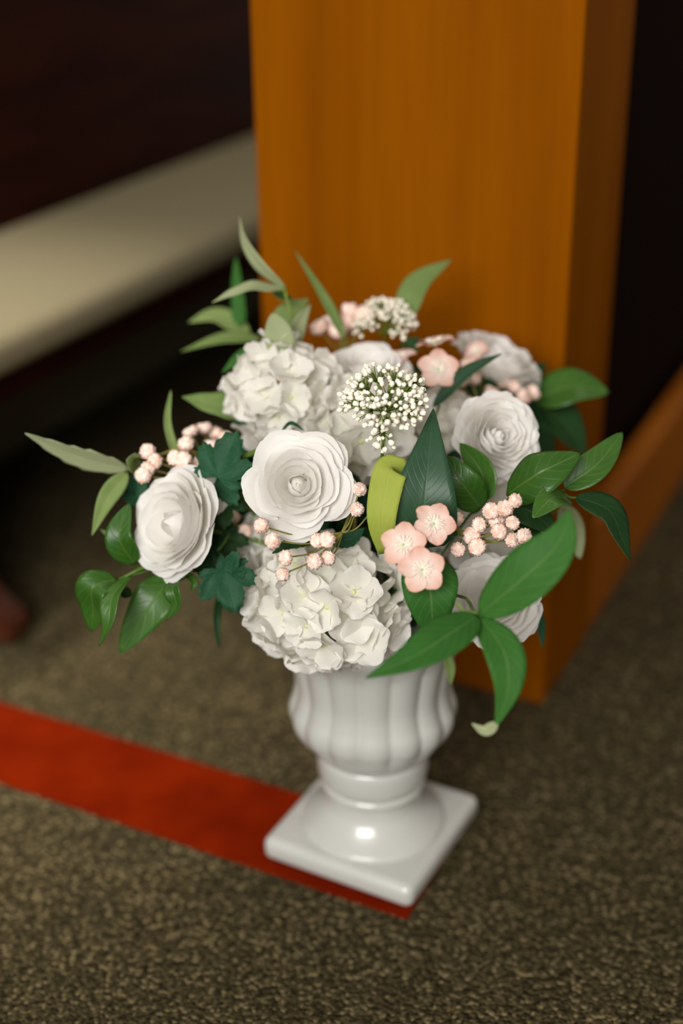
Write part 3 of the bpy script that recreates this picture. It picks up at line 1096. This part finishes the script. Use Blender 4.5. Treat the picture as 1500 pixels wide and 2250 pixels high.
S = sprig('leaf_sprig', 'blurred green sprig at far upper left behind the hydrangea', P(560, 760, .12))
leaf(S, [P(575, 745, .12), P(490, 745, .11), P(398, 772, .11)], PX(58), cv(0, .8, .6), 'lance', 'mid', 'olive', fold=.15)
leaf(S, [P(550, 735, .15), P(480, 695, .15), P(414, 708, .14)], PX(60), cv(0, .6, .8), 'lance', 'mid', 'olive', fold=.15)
leaf(S, [P(528, 720, .15), P(522, 640, .15), P(518, 566, .16)], PX(36), cv(-.3, .1, 1), 'blade', 'willow', 'mid', fold=.2)
leaf(S, [P(590, 770, .05), P(535, 782, .05), P(488, 818, .05)], PX(42), cv(0, .6, .8), 'lance', 'willow', 'mid', fold=.15)

S = sprig('leaf_sprig', 'sage-green leaf pointing left from the upper left hydrangea', P(540, 900, .04))
leaf(S, [P(545, 905, .04), P(475, 890, .03), P(400, 872, .03)], PX(74), cv(0, .55, .8), 'lance', 'mid', 'sage', fold=.18, ripple=.08)
leaf(S, [P(560, 920, .04), P(540, 925, .02), P(510, 928, .02)], PX(26), cv(0, .5, .8), 'lance', 'lobed', 'mid')

S = sprig('grass_blade', 'thin green blade standing above the left berries', P(386, 1000, 0), cat='leaf', stem_r=.0009)
leaf(S, [P(388, 1005, 0), P(368, 930, 0), P(375, 858, .005)], PX(18), cv(.3, .1, 1), 'blade', 'mid', 'sage', fold=.3)
S = sprig('grass_blade', 'thin green blade leaning left at the top before the wood', P(752, 740, .05), cat='leaf', stem_r=.0009)
leaf(S, [P(756, 745, .05), P(715, 660, .06), P(648, 552, .08)], PX(25), cv(.3, .2, 1), 'lance', 'mid', 'mid', fold=.3)
S = sprig('grass_blade', 'thin dark leaf hanging free at lower left', P(484, 1310, .0), cat='leaf', stem_r=.0009)
leaf(S, [P(486, 1300, 0), P(476, 1360, -.01), P(481, 1424, -.01)], PX(19), cv(.3, .1, 1), 'blade', 'dark', 'olive', fold=.3)

S = sprig('leaf_sprig', 'single arched green leaf at the top right of the back umbel', P(890, 710, .09))
leaf(S, [P(882, 715, .09), P(915, 625, .09), P(992, 570, .10)], PX(66), cv(-.1, .3, .9), 'lance', 'mid', 'mid', fold=.12)
leaf(S, [P(900, 770, .07), P(900, 760, .06), P(920, 740, .06)], PX(50), cv(-.1, .3, .9), 'lance', 'dark', 'mid', fold=.12)

S = sprig('leaf_sprig', 'narrow dark green leaf between pink blossom and right rose', P(965, 890, .0))
leaf(S, [P(950, 895, .0), P(1025, 820, -.01), P(1102, 777, -.01)], PX(42), cv(-.2, .6, .7), 'lance', 'spear', 'mid', fold=.2)

S = sprig('leaf_sprig', 'blurred broad green leaves at far right behind the right rose', P(1180, 890, .12))
leaf(S, [P(1170, 880, .12), P(1255, 850, .11), P(1337, 862, .11)], PX(112), cv(.0, .5, .8), 'ovate', 'glossy', 'glossy', fold=.15)
leaf(S, [P(1160, 880, .12), P(1230, 920, .13), P(1285, 1000, .13)], PX(110), cv(.2, .2, .9), 'ovate', 'dark', 'olive', fold=.15)
leaf(S, [P(1150, 890, .10), P(1180, 960, .12), P(1210, 1040, .12)], PX(90), cv(.2, .2, .9), 'ovate', 'dark', 'olive', fold=.15)
leaf(S, [P(1160, 870, .10), P(1160, 830, .12), P(1200, 800, .13)], PX(60), cv(.2, .2, .9), 'ovate', 'dark', 'olive', fold=.15)

# large spear leaf and its folded neighbour in the middle
S = sprig('spear_leaf_sprig', 'dark green spear leaf standing upright in the centre', P(928, 1200, -.12), mid=P(900, 1220, -.06))
leaf(S, [P(926, 1205, -.125), P(932, 1100, -.145), P(942, 1000, -.14), P(952, 898, -.12)], PX(132, -.14), cv(-.05, .1, 1), 'spear', 'spear', 'mid', fold=.16, nu=24, ripple=.03)
S = sprig('spear_leaf_sprig', 'lime-green folded leaf left of the upright spear leaf', P(850, 1215, -.12), mid=P(850, 1230, -.06))
leaf(S, [P(850, 1215, -.13), P(838, 1140, -.15), P(850, 1060, -.15), P(862, 1030, -.145), P(872, 1050, -.125), P(878, 1085, -.12)], PX(72, -.14),
     cv(-.1, .1, 1), 'stubby', 'lime', 'spear', fold=.06, nu=26)

# glossy sprig at right
S = sprig('glossy_leaf_sprig', 'glossy green sprig spreading to the far right', P(1240, 1085, -.09), mid=P(1060, 1130, -.03))
leaf(S, [P(1112, 1088, -.09), P(1185, 1040, -.115), P(1274, 996, -.11)], PX(112, -.1), cv(-.1, .45, .9), 'ovate', 'glossy', 'olive', fold=.12, arch=.15)
leaf(S, [P(1238, 1072, -.09), P(1310, 1022, -.09), P(1367, 950, -.08)], PX(76, -.09), cv(-.35, .25, .9), 'ovate', 'glossy', 'olive', fold=.30)
leaf(S, [P(1262, 1092, -.09), P(1335, 1120, -.095), P(1362, 1175, -.10), P(1384, 1232, -.10)], PX(72, -.09), cv(.45, .25, .85), 'lance', 'dark', 'olive', fold=.15)
leaf(S, [P(1250, 1098, -.10), P(1212, 1095, -.125), P(1170, 1138, -.135)], PX(66, -.1), cv(.1, .6, .8), 'ovate', 'glossy', 'mid', fold=.2)
leaf(S, [P(1105, 1105, -.08), P(1165, 1125, -.09), P(1225, 1175, -.09)], PX(78, -.1), cv(-.1, .5, .9), 'ovate', 'dark', 'olive', fold=.12)
leaf(S, [P(1130, 1150, -.07), P(1170, 1190, -.07), P(1195, 1235, -.07)], PX(60, -.1), cv(.1, .4, .9), 'ovate', 'dark', 'olive', fold=.12)
tube('petiole', S, [P(1240, 1085, -.09), P(1252, 1093, -.09), P(1266, 1093, -.09)], .0012, .001, M['stem'], 6, 5)
tube('petiole', S, [P(1120, 1085, -.085), P(1180, 1080, -.09), P(1240, 1078, -.09)], .0012, .001, M['stem'], 6, 5)
S = sprig('glossy_leaf_sprig', 'pair of glossy green leaves below the right rose', P(1052, 1120, -.08), mid=P(1010, 1160, -.04))
leaf(S, [P(1056, 1118, -.085), P(1018, 1065, -.105), P(978, 1002, -.10)], PX(84, -.1), cv(-.25, .2, .95), 'ovate', 'glossy', 'mid', fold=.18)
leaf(S, [P(1058, 1100, -.08), P(1060, 1040, -.085), P(1010, 974, -.07)], PX(78, -.1), cv(-.6, .0, .7), 'ovate', 'glossy', 'mid', fold=.15)
S = sprig('sage_sprig', 'pale sage leaf hanging behind the big leaf at right', P(1240, 1120, .02))
leaf(S, [P(1235, 1110, .02), P(1258, 1165, .02), P(1274, 1228, .02)], PX(56), cv(.1, .1, 1), 'ovate', 'sage', 'sage', fold=.12)

# big blurred willow sprig in front at lower right
S = sprig('willow_sprig', 'large green sprig nearest the camera at lower right, spreading like a star', P(1050, 1352, -.225), mid=P(985, 1310, -.11), stem_r=.0014)
leaf(S, [P(1050, 1352, -.225), P(1150, 1270, -.25), P(1225, 1195, -.255), P(1252, 1118, -.25)], PX(128, -.25), cv(-.1, .35, .9), 'lance', 'willow', 'mid', fold=.12, nu=22)
leaf(S, [P(1050, 1352, -.225), P(985, 1395, -.25), P(905, 1445, -.265), P(803, 1490, -.26)], PX(104, -.25), cv(-.05, .55, .8), 'lance', 'willow', 'mid', fold=.15, nu=22)
leaf(S, [P(1052, 1356, -.225), P(1105, 1430, -.25), P(1115, 1510, -.255), P(1088, 1600, -.25)], PX(92, -.25), cv(.1, .3, .9), 'lance', 'willow', 'lime', fold=.12, nu=22)
leaf(S, [P(1092, 1588, -.25), P(1066, 1606, -.255), P(1036, 1590, -.25)], PX(26, -.25), cv(.0, .5, .9), 'lance', 'sage', 'willow', name='curled_leaf_tip', fold=.2)['label'] = 'pale curled leaf tip'
leaf(S, [P(1046, 1350, -.22), P(1020, 1345, -.21), P(1000, 1320, -.2)], PX(14, -.2), cv(.1, .5, .9), 'blade', 'mid', 'mid')
S = sprig('willow_sprig', 'broad green leaf hanging beneath the three pink blossoms', P(940, 1235, -.15), mid=P(930, 1240, -.09))
leaf(S, [P(938, 1225, -.15), P(945, 1300, -.175), P(952, 1405, -.165)], PX(128, -.16), cv(.0, .3, 1), 'ovate', 'willow', 'mid', fold=.12)
S = sprig('willow_sprig', 'small green leaf tips showing beneath the lower right rose', P(1160, 1330, .0))
leaf(S, [P(1165, 1330, 0), P(1185, 1370, 0), P(1192, 1424, .0)], PX(28), cv(.4, .1, 1), 'lance', 'lobed', 'mid', fold=.2)
leaf(S, [P(980, 1430, .0), P(988, 1470, -.01), P(990, 1505, -.01)], PX(26), cv(.4, .1, 1), 'lance', 'mid', 'mid', fold=.2)

# glossy sprig at lower left
S = sprig('glossy_leaf_sprig', 'glossy green sprig drooping at lower left under the left rose', P(262, 1274, -.06), mid=P(420, 1220, -.01), mat='stem')
leaf(S, [P(258, 1272, -.06), P(205, 1290, -.075), P(205, 1340, -.06), P(202, 1388, -.05)], PX(84, -.06), cv(-.2, .4, .8), 'ovate', 'glossy', 'glossy', fold=.2)
leaf(S, [P(288, 1264, -.06), P(248, 1310, -.085), P(238, 1370, -.09), P(218, 1420, -.08)], PX(50, -.06), cv(-.45, .45, .8), 'lance', 'glossy', 'willow', fold=.3)
leaf(S, [P(375, 1270, -.04), P(330, 1330, -.05), P(262, 1436, -.04)], PX(98, -.05), cv(.1, .35, .9), 'ovate', 'glossy', 'olive', fold=.12, ripple=.06)
leaf(S, [P(412, 1268, -.06), P(380, 1290, -.085), P(388, 1330, -.085), P(366, 1364, -.08)], PX(42, -.06), cv(-.5, .3, .8), 'lance', 'glossy', 'willow', fold=.3)
leaf(S, [P(405, 1255, -.06), P(425, 1280, -.07), P(420, 1298, -.07)], PX(22, -.06), cv(.5, .3, .8), 'lance', 'glossy', 'willow', fold=.3)
tube('petiole', S, [P(262, 1274, -.06), P(310, 1250, -.06), P(360, 1235, -.03)], .0016, .0018, M['stem'], 6, 5)
tube('petiole', S, [P(288, 1264, -.06), P(320, 1256, -.055), P(370, 1245, -.03)], .0012, .0014, M['stem'], 6, 5)
BB = bumpy('flower_bud', 1.0, 2, 0.15, 2.0, M['leaf_dark'], 5)
put('flower_bud', BB, S, Matrix.Translation(P(277, 1302, -.05) - MOUTH) @ Matrix.Scale(PX(13), 4))
S = sprig('glossy_leaf_sprig', 'bright green leaf cupped against the left side of the left rose', P(295, 1240, -.05), mid=P(400, 1200, 0))
leaf(S, [P(296, 1240, -.055), P(262, 1180, -.07), P(284, 1106, -.06)], PX(66, -.06), cv(-.2, .1, 1), 'ovate', 'glossy', 'willow', fold=.22)
leaf(S, [P(275, 1178, -.03), P(245, 1178, -.03), P(220, 1163, -.03)], PX(14), cv(0, .5, .9), 'lance', 'mid', 'mid')
leaf(S, [P(300, 1235, -.04), P(290, 1200, -.03), P(300, 1170, -.03)], PX(40), cv(-.2, .1, 1), 'ovate', 'glossy', 'willow', fold=.2)

# toothed ranunculus leaves
S = sprig('toothed_leaf_sprig', 'toothed blue-green leaves between left rose and front rose', P(490, 1060, -.06), mid=P(560, 1110, -.01))
lobed_leaf(S, P(478, 1050, -.08), P(518, 944, -.085), PX(112, -.08), cv(-.2, .2, 1))
lobed_leaf(S, P(478, 1045, -.06), P(520, 1110, -.075), PX(80, -.08), cv(-.3, .1, 1))
lobed_leaf(S, P(490, 1080, -.05), P(492, 1165, -.06), PX(80, -.08), cv(-.1, .1, 1), 'dark', 'dark')
lobed_leaf(S, P(455, 1130, -.03), P(470, 1230, -.02), PX(100, -.08), cv(-.1, .1, 1), 'dark', 'dark')
S = sprig('toothed_leaf_sprig', 'toothed green leaves hanging to the right of the left rose', P(478, 1210, -.05), mid=P(560, 1160, 0))
lobed_leaf(S, P(490, 1250, -.075), P(518, 1345, -.085), PX(110, -.08), cv(-.1, .35, 1))
lobed_leaf(S, P(496, 1270, -.07), P(520, 1210, -.085), PX(60, -.08), cv(-.1, .35, 1))
lobed_leaf(S, P(470, 1200, -.04), P(420, 1260, -.03), PX(100, -.08), cv(-.1, .2, 1), 'dark', 'dark')
lobed_leaf(S, P(480, 1180, -.03), P(510, 1250, -.04), PX(100, -.08), cv(-.1, .2, 1), 'dark', 'dark')
lobed_leaf(S, P(510, 1300, .0), P(545, 1360, .0), PX(50, -.0), cv(-.1, .3, 1), 'lobed', 'dark')
S = sprig('toothed_leaf_sprig', 'dark toothed leaf under the front rose among the berries', P(690, 1180, -.10), mid=P(700, 1170, -.04))
leaf(S, [P(705, 1182, -.11), P(645, 1192, -.125), P(598, 1216, -.125)], PX(40, -.1), cv(0, .5, .9), 'lance', 'dark', 'olive', serr=.2, nteeth=8, fold=.2)
leaf(S, [P(720, 1190, -.10), P(770, 1185, -.10), P(800, 1160, -.10)], PX(46, -.1), cv(0, .5, .9), 'lance', 'lobed', 'olive', serr=.2, nteeth=8, fold=.2)
leaf(S, [P(620, 945, -.05), P(640, 930, -.06), P(668, 946, -.06)], PX(10, -.1), cv(0, .5, .9), 'lance', 'lobed', 'olive')

# filler greenery deep between the blooms
rng = random.Random(77)
FILL = [
    (520, 1110, .03, 'between the far left rose and the front rose'), (700, 1130, .0, 'right behind the front rose'),
    (860, 1120, -.02, 'behind the lime-green folded leaf'), (560, 1010, .05, 'under the upper left hydrangea'),
    (980, 1040, .03, 'between the spear leaf and the right rose'), (1050, 1230, .02, 'above the lower right rose'),
    (900, 1320, .0, 'between the hanging hydrangea and the lower right rose'), (700, 880, .06, 'between the upper left hydrangea and the front umbel'),
    (900, 850, .08, 'behind the front umbel'), (1080, 870, .09, 'between the right rose and the upper right rose'),
    (640, 1160, .0, 'under the lower left edge of the front rose'), (800, 1230, -.01, 'left of the three pink blossoms'),
    (450, 1110, .03, 'right behind the far left rose'), (770, 1110, .0, 'right of the front rose among pink berries'),
    (835, 1125, .02, 'beneath the front umbel stem'), (1010, 1300, .02, 'left of the lower right rose'),
    (740, 1180, -.02, 'between the front rose and the hanging hydrangea')]
for x, y, d, where in FILL:
    S = sprig('filler_leaf_sprig', 'dark green leaf sprig ' + where, P(x, y, d + .02), group='filler greenery deep in the bouquet')
    for q in range(5):
        a = 2 * math.pi * q / 5 + rng.uniform(-.4, .4)
        L = rng.uniform(55, 85)
        leaf(S, [P(x, y, d + .01), P(x + L * .5 * math.cos(a), y + L * .5 * math.sin(a), d - .01), P(x + L * math.cos(a), y + L * math.sin(a), d + rng.uniform(-.01, .03))],
             PX(44), cv(rng.uniform(-.3, .3), rng.uniform(0, .5), 1), 'ovate', 'dark' if q % 3 else 'lobed', 'dark', nu=10, nv=4)
